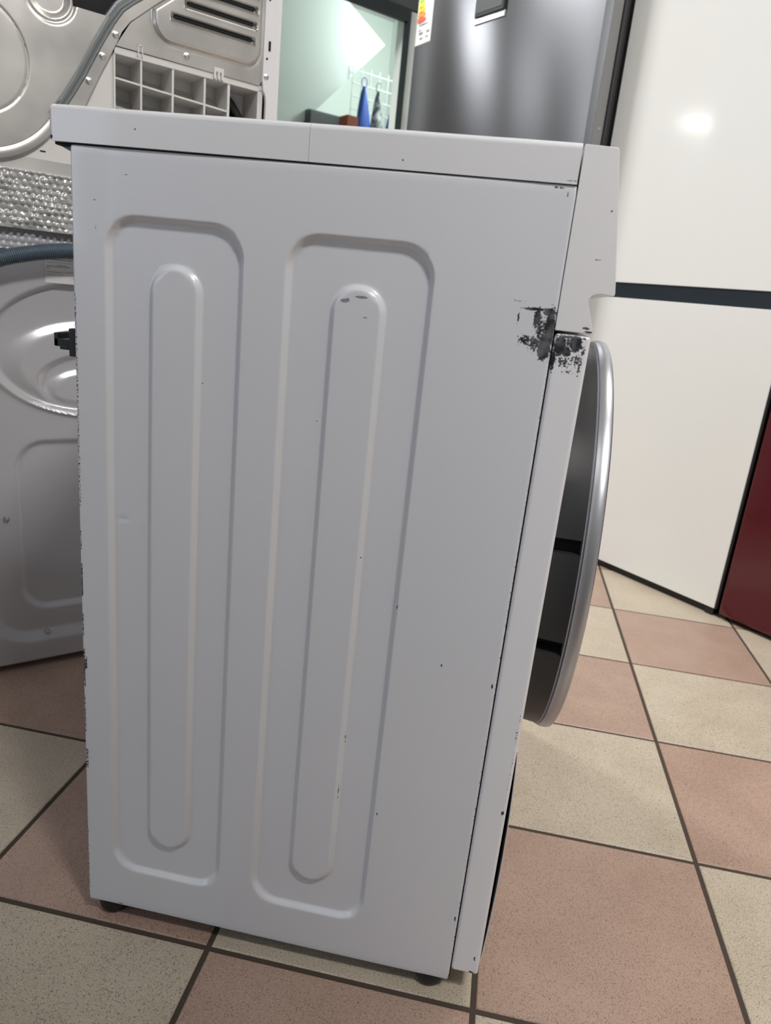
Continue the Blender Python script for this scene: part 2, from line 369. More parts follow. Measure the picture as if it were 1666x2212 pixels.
# ================================================================ SETTING
floor = struct(empty('floor'))
TS, OX, OY, TH = .3020, .4539, -.0123, -.0037
box('grout', -8.5, 6.5, -6.5, 6.5, -.03, -.0018, M_grout, floor)
def tile_mesh(mat, s):
    bm = bmesh.new(); h = s / 2; c = .0012
    a = [bm.verts.new((x * h, y * h, -.008)) for x, y in ((-1, -1), (1, -1), (1, 1), (-1, 1))]
    b = [bm.verts.new((x * h, y * h, -c)) for x, y in ((-1, -1), (1, -1), (1, 1), (-1, 1))]
    d = [bm.verts.new((x * (h - c), y * (h - c), 0)) for x, y in ((-1, -1), (1, -1), (1, 1), (-1, 1))]
    bm.faces.new(d)
    for i in range(4):
        j = (i + 1) % 4; bm.faces.new((a[i], a[j], b[j], b[i])); bm.faces.new((b[i], b[j], d[j], d[i]))
    me = bpy.data.meshes.new('tile'); bm.to_mesh(me); bm.free(); me.materials.append(mat); return me
TM = [tile_mesh(M_pink, TS - .0064), tile_mesh(M_beige, TS - .0064)]
def tile_c(i, j):
    x, y = (i + .5) * TS, (j + .5) * TS; return (OX + x * cos(TH) - y * sin(TH), OY + x * sin(TH) + y * cos(TH))
near = set()
for i in range(-8, 9):
    for j in range(-6, 11):
        x, y = tile_c(i, j); near.add((i, j))
        t = bpy.data.objects.new('tile', TM[(i + j) % 2]); COL.objects.link(t); t.parent = floor; t.location = (x, y, random.uniform(-.0003, .0001)); t.rotation_euler = (0, 0, TH)
for par, mat in ((0, M_pink), (1, M_beige)):
    v = []; f = []; h = (TS - .0064) / 2
    for i in range(-28, 19):
        for j in range(-21, 21):
            if (i + j) % 2 != par or (i, j) in near: continue
            x, y = tile_c(i, j); k = len(v)
            for zz, hh in ((-.008, h), (-.001, h), (0, h - .001)): v += [(x - hh, y - hh, zz), (x + hh, y - hh, zz), (x + hh, y + hh, zz), (x - hh, y + hh, zz)]
            f.append((k + 8, k + 9, k + 10, k + 11))
            for q in range(4):
                r = (q + 1) % 4; f.append((k + q, k + r, k + 4 + r, k + 4 + q)); f.append((k + 4 + q, k + 4 + r, k + 8 + r, k + 8 + q))
    pydata('far_tiles', v, f, mat, floor)['kind'] = 'stuff'

# room: u along (S2,S2) [away], w along (S2,-S2) [right/near]; walls as boxes in a frame turned 45 degrees
def uw(u, w, z=0): return (S2 * u + S2 * w, S2 * u - S2 * w, z)
U0, U1, W0, W1 = -4.3, 2.42, -2.61, 3.6
def wallbox(name, u0, u1, w0, w1, z0, z1, mat, parent=None, bevel=0):
    """box in the turned frame: local x = w, local y = u (rot -45 deg)"""
    o = box(name, w0, w1, u0, u1, z0, z1, mat, parent, bevel); o.rotation_euler = (0, 0, -pi / 4); return o
ceiling = struct(wallbox('ceiling', U0 - .2, U1 + 1.2, -7.2, W1 + .2, CEIL, CEIL + .1, M_ceil))
# wall behind the fridge row
struct(wallbox('wall_right', U1, U1 + .12, W0 - .1, W1, 0, CEIL, M_wall))
# wall with the doorway (left); opening u from DU0..DU1 up to 2.0
LU = lambda t: (-.43 + .427) * S2 + t          # u coordinate from distance t along the left row
DU0, DU1, DH = LU(1.05), LU(2.172), 2.00
wl = struct(empty('wall_left'))
wallbox('panel', DU0 - .16, DU0 - .06, -7.0, W0, 0, CEIL, M_wall, wl)
wallbox('panel', U0, DU0 - .06, -7.1, -7.0, 0, CEIL, M_wall, wl)
wallbox('panel', DU1 + .018, U1, W0 - .1, W0, 0, DH + .04, M_backwall, wl)
wallbox('slate_lintel', DU0 - .06, U1, W0 - .1, W0 + .006, DH + .045, CEIL, M_slate, wl)
d1 = struct(empty('door_1'))
wallbox('head_rail', DU0 - .06, DU1 + .020, W0 - .02, W0 + .012, DH - .012, DH + .045, M_dframe, d1, .003)
wallbox('jamb', DU0 - .06, DU0, W0 - .02, W0 + .012, 0, DH - .012, M_dframe, d1, .003)
wallbox('jamb', DU1, DU1 + .020, W0 - .02, W0 + .012, 0, DH - .012, M_dframe, d1, .003)
# room beyond
struct(wallbox('wall_beyond', DU0 - .06, U1 + 1.2, W0 - 2.2, W0 - 2.1, 0, CEIL, M_backwall))
struct(wallbox('wall_beyond_side', U1 + 1.1, U1 + 1.2, W0 - 2.1, W0 - .1, 0, CEIL, M_backwall))
def bulb(name, loc, p, col, r=.1):
    d = bpy.data.lights.new(name, 'POINT'); d.energy = p; d.color = col; d.shadow_soft_size = r; o = bpy.data.objects.new(name, d); COL.objects.link(o); o.location = loc
bulb('backroom_bulb', uw(LU(3.0), W0 - .8, 2.3), BACKROOM_POWER, (.90, 1, .95), .15)
# sloping underside of a stair in that room, polygon in (u, z)
sp = [(LU(2.86), 2.27), (LU(2.318), 1.729), (LU(1.0), .42), (LU(1.0), CEIL), (LU(2.0), CEIL)]
bm = bmesh.new(); a = [bm.verts.new(uw(u, W0 - 1.2, z)) for u, z in sp]; b = [bm.verts.new(uw(u, W0 - 2.1, z)) for u, z in sp]
bm.faces.new(a); bm.faces.new(b[::-1])
for i in range(len(sp)): bm.faces.new((a[i], b[i], b[(i + 1) % len(sp)], a[(i + 1) % len(sp)]))
struct(from_bm('ceiling_slope', bm, M_soffit))
# rear walls behind the photographer
struct(wallbox('wall_near', U0, U1, W1, W1 + .12, 0, CEIL, M_wallg))
wb = struct(empty('wall_back'))
WZ0, WZ1, WW0, WW1 = .75, 2.2, -1.3, 1.3
wallbox('panel', U0 - .12, U0, -7.0, WW0, 0, CEIL, M_wallg, wb); wallbox('panel', U0 - .12, U0, WW1, W1, 0, CEIL, M_wallg, wb)
wallbox('panel', U0 - .12, U0, WW0, WW1, 0, WZ0, M_wallg, wb); wallbox('panel', U0 - .12, U0, WW0, WW1, WZ1, CEIL, M_wallg, wb)
w1 = struct(empty('window_1'))
wallbox('pane', U0 - .07, U0 - .06, WW0, WW1, WZ0, WZ1, M_pane, w1)
for (p, q, r_, s_) in ((WW0, WW1, WZ0, WZ0 + .05), (WW0, WW1, WZ1 - .05, WZ1), (WW0, WW0 + .05, WZ0, WZ1), (WW1 - .05, WW1, WZ0, WZ1), (-.025, .025, WZ0, WZ1)):
    wallbox('window_frame', U0 - .1, U0 - .03, p, q, r_, s_, M_dframe, w1)
LL = ['square ceiling light panel above the gap between foreground machine and fridges', 'square ceiling light panel out of view, behind and right of the photographer',
      'square ceiling light panel above the stacked dryer at left', 'small square ceiling light reflected in the dark stainless fridge',
      'small square ceiling light reflected as a spot in the white fridge', 'large square ceiling light panel far out of view at left', 'square ceiling light panel behind and left of the photographer']
for k, (x, y, hs, pw, c) in enumerate(LAMPS):
    t = empty('ceiling_light', (x, y, CEIL)); tag(t, LL[k], 'ceiling light', 'ceiling light panels')
    box('light_frame', -hs, hs, -hs, hs, -.035, 0, M_ceil, t, .003); box('diffuser', -hs + .02, hs - .02, -hs + .02, hs - .02, -.038, -.034, M_led, t)
    area('lamp_light', (x, y, CEIL - .05), (x, y, 0), hs * 1.9, hs * 1.9, pw, c)

# ================================================================ MAIN WASHING MACHINE
wm = empty('washing_machine', (0, 0, 0))
tag(wm, 'white front-loading washing machine in the foreground, seen from its scuffed left side', 'washing machine')
FR = [(.0300, .1585, .0705, .7702, .0300), (.1945, .3225, .0700, .7695, .0300)]
SL = [(.0702, .1210, .1100, .7335, .0252), (.2345, .2845, .1090, .7330, .0248)]
def side_h(x, z):
    h = 0
    for (a, b, c, d, r), (a2, b2, c2, d2, r2) in zip(FR, SL):
        h += .0054 * wall(sdrr(x, z, a, b, c, d, r), .0060) - .0050 * wall(sdrr(x, z, a2, b2, c2, d2, r2), .0058)
    q = ((x - .0445) / .004) ** 2 + ((z - .4915) / .003) ** 2
    if q < 16: h += .0009 * exp(-q) - .0004 * exp(-((x - .049) / .003) ** 2 - ((z - .489) / .004) ** 2)
    h += .0007 * sin(x * 13 + 1) * sin(z * 9 + .5) * min(1, x * 30) * min(1, (.4236 - x) * 30)
    return h
D = .4236; e = .0022
xz = [(e, .0092)]
for a, b, c, d, r in FR + SL: xz += [(a - .001, a + .008), (b - .008, b + .001)]
xs = axis_lines(e, D - e, .0008, .0032, xz)
zz = []
for a, b, c, d, r in FR + SL: zz += [(c - .001, c + r * .9), (d - r * .9, d + .001)]
zs = axis_lines(.0185 + e, .8212 - e, .0010, .006, zz + [(.47, .51)])
gridplate('side_panel', xs, zs, side_h, M_side, wm, rim=e, rdepth=.012)
box('side_panel', 0, D, .5985, .6, .0185, .8212, M_white, wm, .0007)['label'] = 'plain far side panel'
box('rear_panel', .0035, .0055, .006, .594, .0185, .822, M_white, wm)
box('inner_frame', .008, D - .012, .016, .58, .030, .8215, M_gap, wm)
# worktop in two pieces plus underside bracket
prism('worktop', [(-.0189, .8225), (.2091, .8222), (.2091, .8513), (-.0189, .8513)], -.0012, .6012, M_top, wm, bevel=.0050, seg=6, efilter=lambda e: max(v.co.x for v in e.verts) < .2 or (min(v.co.z for v in e.verts) > .84 and abs(e.verts[0].co.x - e.verts[1].co.x) > .1))
prism('worktop', [(.2094, .8222), (.4226, .8216), (.4226, .8513), (.2094, .8513)], -.0012, .6012, M_top, wm, bevel=.0050, seg=6, efilter=lambda e: min(v.co.z for v in e.verts) > .84 and abs(e.verts[0].co.x - e.verts[1].co.x) > .1)
box('worktop_core', -.015, .4185, .003, .597, .8205, .8480, M_gap, wm)
prism('worktop_bracket', [(-.018, .8228), (.0025, .8228), (.0025, .8035), (-.0040, .8165), (-.0100, .8190)], .008, .588, M_bracket, wm)
# control panel: profile with the grip lip
cp = [(.4240, .8505), (.4486, .8497), (.4500, .8480), (.4660, .7450), (.4655, .7432), (.4640, .7428), (.4560, .7436), (.4515, .7432), (.4485, .7418), (.4468, .7395), (.4463, .7365), (.4538, .7160), (.4536, .7135), (.4525, .7124), (.4240, .7126)]
ctrl = prism('control_panel', cp, 0, .6, M_ctrl, wm, bevel=.0009, seg=2)
def on_front(z): return .4500 + (.8480 - z) * (.4660 - .4500) / (.8480 - .7450)
bm = bmesh.new()
for y in (.02, .185):
    for z in (.752, .838): bm.verts.new((on_front(z) + .0006, y, z))
bm.verts.ensure_lookup_table(); bm.faces.new([bm.verts[i] for i in (0, 1, 3, 2)])
def face_plate(name, y0, y1, z0, z1, mat, th=.001):
    a = [(on_front(z) , y, z) for y, z in ((y0, z0), (y1, z0), (y1, z1), (y0, z1))]; b = [(p[0] + th, p[1], p[2]) for p in a]
    return pydata(name, a + b, [(3, 2, 1, 0), (4, 5, 6, 7), (0, 1, 5, 4), (1, 2, 6, 5), (2, 3, 7, 6), (3, 0, 4, 7)], mat, ctrl)
bm.free()
face_plate('detergent_drawer', .012, .185, .750, .842, M_white, .0016)
face_plate('display', .36, .55, .775, .82, M_glassb, .0008)
zc = .797; kn = lathe('program_knob', [(0, .027), (.014, .025), (.017, .022), (.0172, 0)], (on_front(zc), .285, zc), (1, 0, .155), M_chrome, ctrl, 40)
# front panel, kick panel
box('front_panel', .4248, .4537, .0, .6, .0338, .7106, M_front, wm, .0034, 4)
box('front_return', .4226, .4246, .004, .594, .020, .70, M_gap, wm)
kv = []; kf = []; K = 24
for k in range(K + 1):
    t = k / K; z = .040 + t * .27; bow = .0042 * sin(pi * t) ** .8
    for y in (.012, .588): kv.append((.4548 + bow, y, z)); kv.append((.4557 + bow, y, z))
for k in range(K):
    a = 4 * k; b = a + 4
    for q in ((0, 2, 2, 0), ): pass
    kf += [(a + 1, a + 3, b + 3, b + 1), (a, b, b + 2, a + 2), (a, a + 1, b + 1, b), (a + 2, b + 2, b + 3, a + 3)]
kf += [(0, 2, 3, 1), (4 * K, 4 * K + 1, 4 * K + 3, 4 * K + 2)]
pydata('kick_panel', kv, kf, M_white, wm, False)
box('kick_recess', .4530, .4546, .016, .584, .045, .305, M_gap, wm)
# door
DYC, DZC = .300, .453
def notch(a, i):
    d = math.degrees(a)
    for c, w in ((12.6, 1.6), (-13.7, 1.6)):
        if abs(d - c) < w or abs(d - c - 360) < w: return .93 if i > 0 else 1
    return 1
door = lathe('door', [(.4530, .2300), (.4545, .2355), (.4600, .2380), (.4800, .2405), (.4880, .2415), (.4885, .2380), (.4885, .05)], (0, DYC, DZC), (1, 0, 0), M_dkgrey, wm, 720, ref=(0, -1, 0), rmod=lambda a, i: notch(a if a < pi else a - 2 * pi, i) if 0 < i < 5 else 1)
door.data.materials.append(M_gap)  # near-black faces put the shade of the hinge notches into the colour
for p in door.data.polygons:
    c_ = p.center
    if c_.y < DYC and any(abs(math.degrees(atan2(c_.z - DZC, DYC - c_.y)) - q_) < w_ + .3 for q_, w_ in ((-12.6, 1.6), (13.7, 1.6))): p.material_index = 1
lathe('door_gasket', [(.4530, .2235), (.4875, .2265)], (0, DYC, DZC), (1, 0, 0), M_gap, door, 96, ref=(0, -1, 0))
lathe('door_trim', [(.4870, .2300), (.4872, .2415), (.4880, .2425), (.4895, .2408), (.4900, .2432), (.4935, .2446), (.4995, .2448), (.5025, .2436), (.5040, .2410), (.5044, .2370), (.5042, .2060), (.5020, .1980), (.4900, .1950)], (0, DYC, DZC), (1, 0, 0), M_trim, door, 180, ref=(0, -1, 0))
lathe('door_glass', [(.4920, .197), (.4860, .185), (.4700, .15), (.4600, .10), (.4560, 0)], (0, DYC, DZC), (1, 0, 0), M_glassb, door, 96, ref=(0, -1, 0))
box('door_handle', .4975, .5075, .505, .538, .405, .50, M_dkgrey, door, .003)
for x, y in ((.0235, .0175), (.4025, .0175), (.0235, .5825), (.4025, .5825)):
    lathe('foot', [(0, 0), (0, .0115), (.002, .0145), (.007, .0170), (.012, .0180), (.018, .0180), (.018, 0)], (x, y, 0), (0, 0, 1), M_rubber, wm, 28)
bm = bmesh.new(); bm_box(bm, -.0095, .0045, .006, .034, .6425, .6680); bm_box(bm, -.0270, -.006, .010, .030, .6500, .6575); bm_box(bm, -.0270, -.0225, .010, .030, .6500, .6625); bm_box(bm, -.0215, -.009, .010, .030, .6475, .651)
from_bm('hose_clip', bm, M_black, wm, bevel=.0008)

# ================================================================ LEFT ROW, local frame: x along the row, y into the machines, z up
PL = (-.43, .427, 0); RZL = pi / 4
wl2 = empty('washing_machine', PL, RZL)
tag(wl2, 'pale grey machine at the left edge with a round pressed hollow in its rear panel', 'washing machine')
A0, A1 = -.125, .478
SC = [((.178, .5830), (.172, .1130), .0120, .07), ((.178, .5535), (.152, .0800), -.0075, .24), ((.172, .5250), (.094, .0520), .0080, .20), ((.168, .5110), (.076, .0400), -.0055, .30)]
def low_h(x, z):
    h = 0
    for (c, r, d, w) in SC:
        q = hypot((x - c[0]) / r[0], (z - c[1]) / r[1]); h += d * sst(1 - q, 0, w)
    (c, r, _, _) = SC[0]; q = hypot((x - c[0]) / r[0], (z - c[1]) / r[1])
    h -= .0045 * exp(-((q - 1.02) / .025) ** 2) * sst(c[1] - z, -.04, .05)
    h += .0050 * wall(sdrr(x, z, .040, .330, .112, .430, .050), .012)
    h -= .0070 * wall(-sdrr(x, z, .0, .356, .078, .80, .06) , .030)
    return h - .0
xs = axis_lines(A0 + .003, A1 - .003, .0025, .0025, []); zs = axis_lines(.018, .842, .0025, .0025, [])
gridplate('rear_panel', xs, zs, low_h, M_lower, wl2, rim=.004, rdepth=.02)
box('cabinet', A0, A1, .03, .56, .012, .8503, M_white, wl2, .003)
for x in (A0 + .05, A1 - .05):
    for y in (.06, .5): cyl('foot', (x, y, 0), (x, y, .02), .018, M_rubber, wl2)
for x, z in ((.024, .292), (.081, .067), (.34, .292), (.30, .067)):
    lathe('bolt', [(0, .006), (.001, .006), (.0012, .0048), (.0048, .0044), (.0055, .003), (.0056, 0)], (x, low_h(x, z) + .0002, z), (0, -1, 0), M_screw, wl2, 6)
lb = box('rating_label', .0995, .2100, -.0009, -.0001, .6880, .7330, M_paper, wl2)
bm = bmesh.new(); random.seed(3)
for k, (z, x0, x1, h) in enumerate([(.7275, .102, .150, .0012), (.7240, .102, .132, .0014), (.7240, .134, .142, .0012), (.7160, .118, .134, .0008), (.7135, .102, .138, .0013), (.7100, .102, .107, .0013), (.7050, .103, .126, .0008), (.7060, .132, .150, .0007), (.7005, .103, .165, .0006), (.7200, .102, .142, .0005), (.7275, .160, .200, .0010), (.7135, .160, .190, .0010), (.7050, .170, .205, .0008), (.6960, .14, .20, .0007)]):
    x = x0
    while x < x1:
        w = random.uniform(.001, .004); bm_box(bm, x, min(x + w, x1), -.00105, -.0009, z, z + h); x += w + .0006
p = from_bm('print', bm, M_print, lb); p['kind'] = 'stuff'

# bubble wrap laid over the top of the lower machine and hanging down its rear
bw = empty('bubble_wrap', PL, RZL)
tag(bw, 'crinkled translucent bubble wrap draped between the two stacked machines at left', 'bubble wrap')
def bub(x, z, p, r):
    row = round(z / (p * .866)); best = 9
    for dr in (-1, 0, 1):
        rr = row + dr; cz = rr * p * .866; cx = (round((x - (rr % 2) * p / 2) / p)) * p + (rr % 2) * p / 2
        best = min(best, hypot(x - cx, z - cz))
    return best
def wrap_sheet(name, x0, x1, zlo, zhi, yb, mat, crink, over, step=.0015, amp=.0032):
    """path: hangs from the top edge (zhi) down to zlo; with 'over' it continues back on top"""
    prof = []; L = zhi - zlo; s = -L
    while s < over: prof.append(s); s += step
    nx = int((x1 - x0) / step); v = []; f = []
    for s in prof:
        for i in range(nx + 1):
            x = x0 + (x1 - x0) * i / nx
            d = bub(x, s, .0105, .0042); b = amp * sqrt(max(0, 1 - (d / .0044) ** 2)) if d < .0044 else 0
            c = 0
            if crink: c = crink * (noise.noise(Vector((x * 14, s * 38, 1))) + .6 * noise.noise(Vector((x * 55, s * 80, 5))) + .22 * noise.noise(Vector((x * 160, s * 170, 9))))
            if crink: b *= .75 + .8 * noise.noise(Vector((x * 70, s * 70, 3)))
            if s <= 0: v.append((x, yb - b - c, zhi + s))
            else: v.append((x, yb + s, zhi + .0008 + (b + c) * .05))
    for j in range(len(prof) - 1):
        for i in range(nx): a = j * (nx + 1) + i; f.append((a, a + 1, a + nx + 2, a + nx + 1))
    o = pydata(name, v, f, mat, bw, True); return o
random.seed(5)
wrap_sheet('hanging_layer', -.13, .483, .7340, .8490, -.0035, M_wrapb, 0, .002, .0020, .0028)
wrap_sheet('crinkled_layer', -.13, .483, .7655, .8490, -.0150, M_wrap, .0045, .014, .0013, .0034)
box('top_layer', -.125, .478, -.002, .028, .8475, .8500, M_wrapb, bw)

# corrugated hose hanging across it
hp = []
ctrl_pts = [(-.27, .52), (-.20, .585), (-.12, .640), (-.04, .688), (.033, .7185), (.059, .7265), (.085, .7328), (.113, .7375), (.137, .7405), (.18, .741), (.24, .733), (.30, .712), (.36, .674), (.41, .60)]
def cr(p, t):
    n = len(p) - 1; i = min(int(t * n), n - 1); u = t * n - i; q = [Vector(p[max(0, min(n, i + k))]) for k in (-1, 0, 1, 2)]
    return .5 * ((2 * q[1]) + (q[2] - q[0]) * u + (2 * q[0] - 5 * q[1] + 4 * q[2] - q[3]) * u * u + (-q[0] + 3 * q[1] - 3 * q[2] + q[3]) * u ** 3)
dense = [cr(ctrl_pts, k / 4000) for k in range(4001)]
acc = 0; out = [dense[0]]; stp = .00078; nxt = stp
for a, b in zip(dense, dense[1:]):
    d = (b - a).length
    acc += d
    if acc >= nxt: out.append(b); nxt += stp
hpts = [(p.x, -.0300, p.y) for p in out]
hose = tube('drain_hose', hpts, .0115, M_hose, None, 20, rfun=lambda i: (.0121, .0118, .0102, .0106)[i % 4])
hose.location = PL; hose.rotation_euler = (0, 0, RZL)
tag(hose, 'blue-grey corrugated drain hose curving across the top of the left machine', 'hose')

# upper appliance: rear of a stacked dryer
dr = empty('tumble_dryer', (PL[0], PL[1], .8505), RZL)
tag(dr, 'tumble dryer stacked at upper left, galvanised rear with vent louvres and white plastic base', 'tumble dryer')
Z0 = .8505
def zp(poly): return [(x, z - Z0) for x, z in poly]
B0, B1 = -.118, .490
# base moulding
base = box('base_moulding', B0, .2120, .004, .10, .0, 1.0505 - Z0, M_plast, dr, .002)
box('base_floor', B0, B1 - .004, .004, .55, 0, .02, M_plast, base)
box('base_back', .2120, .466, .060, .10, 0, 1.0505 - Z0, M_plast, base)
box('base_flange', .2120, .466, .0, .060, 1.0415 - Z0, 1.0520 - Z0, M_plast, base, .001)
box('base_side', .4580, .4680, .0, .060, .0, 1.0460 - Z0, M_plast, base, .001)
RB = [(.2125, .003), (.2545, .003), (.3065, .0034), (.3615, .0034), (.4045, .0045)]
for x, w in RB: box('rib', x - w / 2, x + w / 2, .0015, .062, .0, 1.042 - Z0, M_plast, base)
z = lambda x: 1.0085 - (x - .2125) * .05 - Z0
for (xa, wa), (xb, wb_) in zip(RB, RB[1:]):
    pydata('cross_rib', [(x, y, z(x) + dz) for x in (xa, xb) for y in (.002, .060) for dz in (-.0014, .0014)], [(0, 1, 3, 2), (4, 6, 7, 5), (0, 4, 5, 1), (2, 3, 7, 6), (1, 5, 7, 3), (0, 2, 6, 4)], M_plast, base)
    # sloped webs moulded inside the cells
    for zt in (1.040, z((xa + xb) / 2) + Z0 - .003):
        if zt < 1.03 and xb > .40: continue
        prismv = [(xa + .002, .060, zt - .012 - Z0), (xb - .002, .060, zt - .016 - Z0), (xb - .002, .040, zt - .034 - Z0), (xa + .002, .040, zt - .030 - Z0), (xa + .002, .061, zt - .034 - Z0), (xb - .002, .061, zt - .038 - Z0)]
        pydata('web', prismv, [(0, 1, 2, 3), (3, 2, 5, 4)], M_plast, base)
# last cell: window with a black hose
box('cell_window', .412, .440, .058, .0605, .955 - Z0, 1.0220 - Z0, M_gap, base)
box('cell_window_frame', .440, .445, .050, .060, .93 - Z0, 1.027 - Z0, M_plast, base); box('cell_window_frame', .407, .445, .050, .060, 1.022 - Z0, 1.027 - Z0, M_plast, base)
tube('inner_hose', [(.418 + .010 * k, .045, 1.030 - Z0 - .0012 * k * k - .008 * k) for k in range(8)], .0075, M_black, base, 12)
# clips on the base edge
for x0, x1, z1 in ((.375, .3925, 1.0605), ):
    bm = bmesh.new(); bm_box(bm, x0, x1, -.004, .002, 1.054 - Z0, z1 - Z0)
    for k in range(3): bm_box(bm, x0 + k * (x1 - x0 - .004) / 2, x0 + k * (x1 - x0 - .004) / 2 + .004, -.004, .002, 1.043 - Z0, 1.055 - Z0)
    from_bm('base_clip', bm, M_plast, base, bevel=.0005)
bm = bmesh.new(); bm_box(bm, .2480, .2495, -.003, .002, 1.046 - Z0, 1.062 - Z0); bm_box(bm, .2545, .2560, -.003, .002, 1.046 - Z0, 1.062 - Z0); bm_box(bm, .2480, .2560, -.003, .002, 1.0605 - Z0, 1.062 - Z0)
from_bm('base_clip', bm, M_plast, base)
box('dark_slot', .100, .108, .0035, .005, .8815 - Z0, .8835 - Z0, M_gap, base)
# drum cover plate
RC = (.008, .996)
arc = [(RC[0] + .124 * cos(radians(a)), RC[1] + .124 * sin(radians(a))) for a in range(-180, -16, 4)]
plate = arc + [(.1310, .9590), (.151, .992), (.180, 1.046), (.204, 1.0885), (.152, 1.0885), (.149, 1.16), (.149, 1.30), (-.116, 1.30)]
def plate_h(x, z):
    h = 0; d = hypot(x - RC[0], z - RC[1]); h += .0012 * exp(-((d - .0785) / .0015) ** 2)
    # U-shaped pressing at the top
    dx = x - .1195; dd = (hypot(dx, z - 1.094) if z < 1.094 else abs(dx)) - .0
    h += .0040 * sst(.0385 - dd, 0, .007) - .0026 * exp(-((dd - .0300) / .0030) ** 2)
    h += .003 * sst(.0255 - dd, 0, .005)
    return h
polyplate('drum_cover', zp(plate), -.0035, .004, M_galv, dr, lambda x, z: plate_h(x, z + Z0), .0018, zones=[(.02, .175, 1.04 - Z0, 1.21 - Z0), (.03, .10, .915 - Z0, 1.06 - Z0)])
box('drum_housing', B0 + .004, .46, .02, .05, 1.05 - Z0, 1.70 - Z0, M_gap, dr)
lathe('drum_rim', [(.004, .1235), (-.0030, .1245), (-.0042, .1270), (-.0046, .1340), (-.0035, .1385), (.004, .1395)], (RC[0], 0, RC[1] - Z0), (0, 1, 0), M_galv, dr, 120, a0=radians(28), a1=radians(185), ref=(1, 0, 0))
# diagonal rail with flange and screws
mid = [(.118, .934), (.139, .965), (.160, 1.000), (.184, 1.046), (.205, 1.083), (.220, 1.105), (.236, 1.119), (.262, 1.139), (.31, 1.176), (.40, 1.25)]
rv = []; rf = []; sec = [(-.010, .004), (-.0085, -.003), (-.0055, -.0045), (-.0030, -.0015), (.0, -.0010), (.0025, -.0060), (.0055, -.0075), (.0080, -.0050), (.0090, .004)]
for i, p in enumerate(mid):
    a = Vector(mid[max(0, i - 1)]); b = Vector(mid[min(len(mid) - 1, i + 1)]); t = (b - a).normalized(); nn = Vector((t.y, -t.x))
    for o_, y in sec: q = Vector(p) + nn * o_; rv.append((q.x, y, q.y - Z0))
ns = len(sec)
for i in range(len(mid) - 1):
    for k in range(ns - 1): a = i * ns + k; rf.append((a, a + 1, a + ns + 1, a + ns))
me = bpy.data.meshes.new('rail'); me.from_pydata(rv, [], rf); me.update(); rail = link('rail', me, M_galvd, dr, True); me.set_sharp_from_angle(angle=.7)
fl = [(.127, .930), (.150, .962), (.166, .996), (.190, 1.040), (.211, 1.078), (.226, 1.098), (.243, 1.113), (.268, 1.133), (.316, 1.170), (.405, 1.242), (.405, 1.262), (.30, 1.172)] 
fl = [(.122, .925), (.146, .962), (.167, 1.000), (.191, 1.044), (.212, 1.080), (.228, 1.102), (.245, 1.117), (.270, 1.137), (.320, 1.176), (.40, 1.24), (.43, 1.24), (.43, 1.235), (.335, 1.168), (.280, 1.128), (.236, 1.090), (.223, 1.073), (.214, 1.054), (.192, 1.012), (.171, .968), (.150, .925)]
flo = polyplate('rail_flange', zp(fl), -.0050, .003, M_galv, dr)
for x, zz_ in ((.213, 1.066), (.193, 1.032), (.172, .993)): screw(dr, x, zz_ - Z0, -.0050, .0046)
# louvred cover
cov = [(.2140, 1.0525), (.4600, 1.0510), (.4640, 1.0600), (.4660, 1.30), (.50 - .036, 1.42), (.30, 1.42), (.30, 1.16), (.285, 1.134), (.238, 1.091)]
LV = [(.302, .444, 1.1095, 1.1205), (.324, .446, 1.1335, 1.1440), (.346, .447, 1.1560, 1.1665), (.346, .447, 1.1790, 1.1895), (.346, .447, 1.2020, 1.2125)]
def cov_h(x, z):
    z += Z0; d = sdrr(x, z, .2700, .4590, 1.0740, 1.45, .030)
    # cut the upper-left corner of the pressing along the diagonal
    d = max(d, ((z - 1.122) - (x - .274) * .80) / 1.28)
    h = -.0058 * wall(d, .0060) + .0005 * exp(-((d) / .0022) ** 2)
    for a, b, c, e_ in LV:
        q = sdrr(x, z, a - .003, b + .003, c - .0045, e_, .003)
        if q < 0:
            t = (z - (c - .0045)) / (e_ - c + .0045)
            h += .011 * wall(q, .0030) * (.25 + .75 * t) - .0030 * exp(-((z - c + .002) / .0016) ** 2)
    return h
polyplate('louvred_cover', zp(cov), -.0020, .003, M_galv, dr, cov_h, .0018, zones=[(.262, .47, 1.06 - Z0, 1.20 - Z0)])
bm = bmesh.new()
for a, b, c, e_ in LV[:3] + LV[3:]:
    bm_box(bm, a + .004, b - .002, -.0030, .0045, e_ - .0058 - Z0, e_ - .0004 - Z0)
from_bm('louvre_slot', bm, M_gap, dr)
screw(dr, .328, 1.065 - Z0, -.0020, .0046)
# side flange with holes
post = prism('side_flange', zp([(.4640, 1.46), (.4630, 1.06), (.4650, 1.045), (.4700, 1.036), (.4712, 1.025), (.4712, .853), (.4880, .853), (.4880, 1.46)]), -.0075, .0, M_white, dr, .0008)
prism('side_panel', zp([(.4880, .853), (.4965, .853), (.4965, 1.70), (.4880, 1.70)]), -.005, .60, M_white, dr, .0025, 3)
prism('side_panel', zp([(B0 - .004, .90), (B0 + .004, .90), (B0 + .004, 1.70), (B0 - .004, 1.70)]), -.005, .60, M_white, dr, .0025, 3)
box('dryer_top', B0 - .004, .4965, -.01, .60, 1.70 - Z0, 1.72 - Z0, M_white, dr, .003)
box('dryer_front', B0, .49, .585, .60, 0, 1.70 - Z0, M_white, dr)
def slot(x, z, w, h): prism('slot', [(x + w * cos(a) * .5, z - Z0 + (h - w) * .5 * (1 if sin(a) > 0 else -1) + w * .5 * sin(a)) for a in [radians(k * 30 + 15) for k in range(12)]], -.0082, -.0070, M_gap, post)
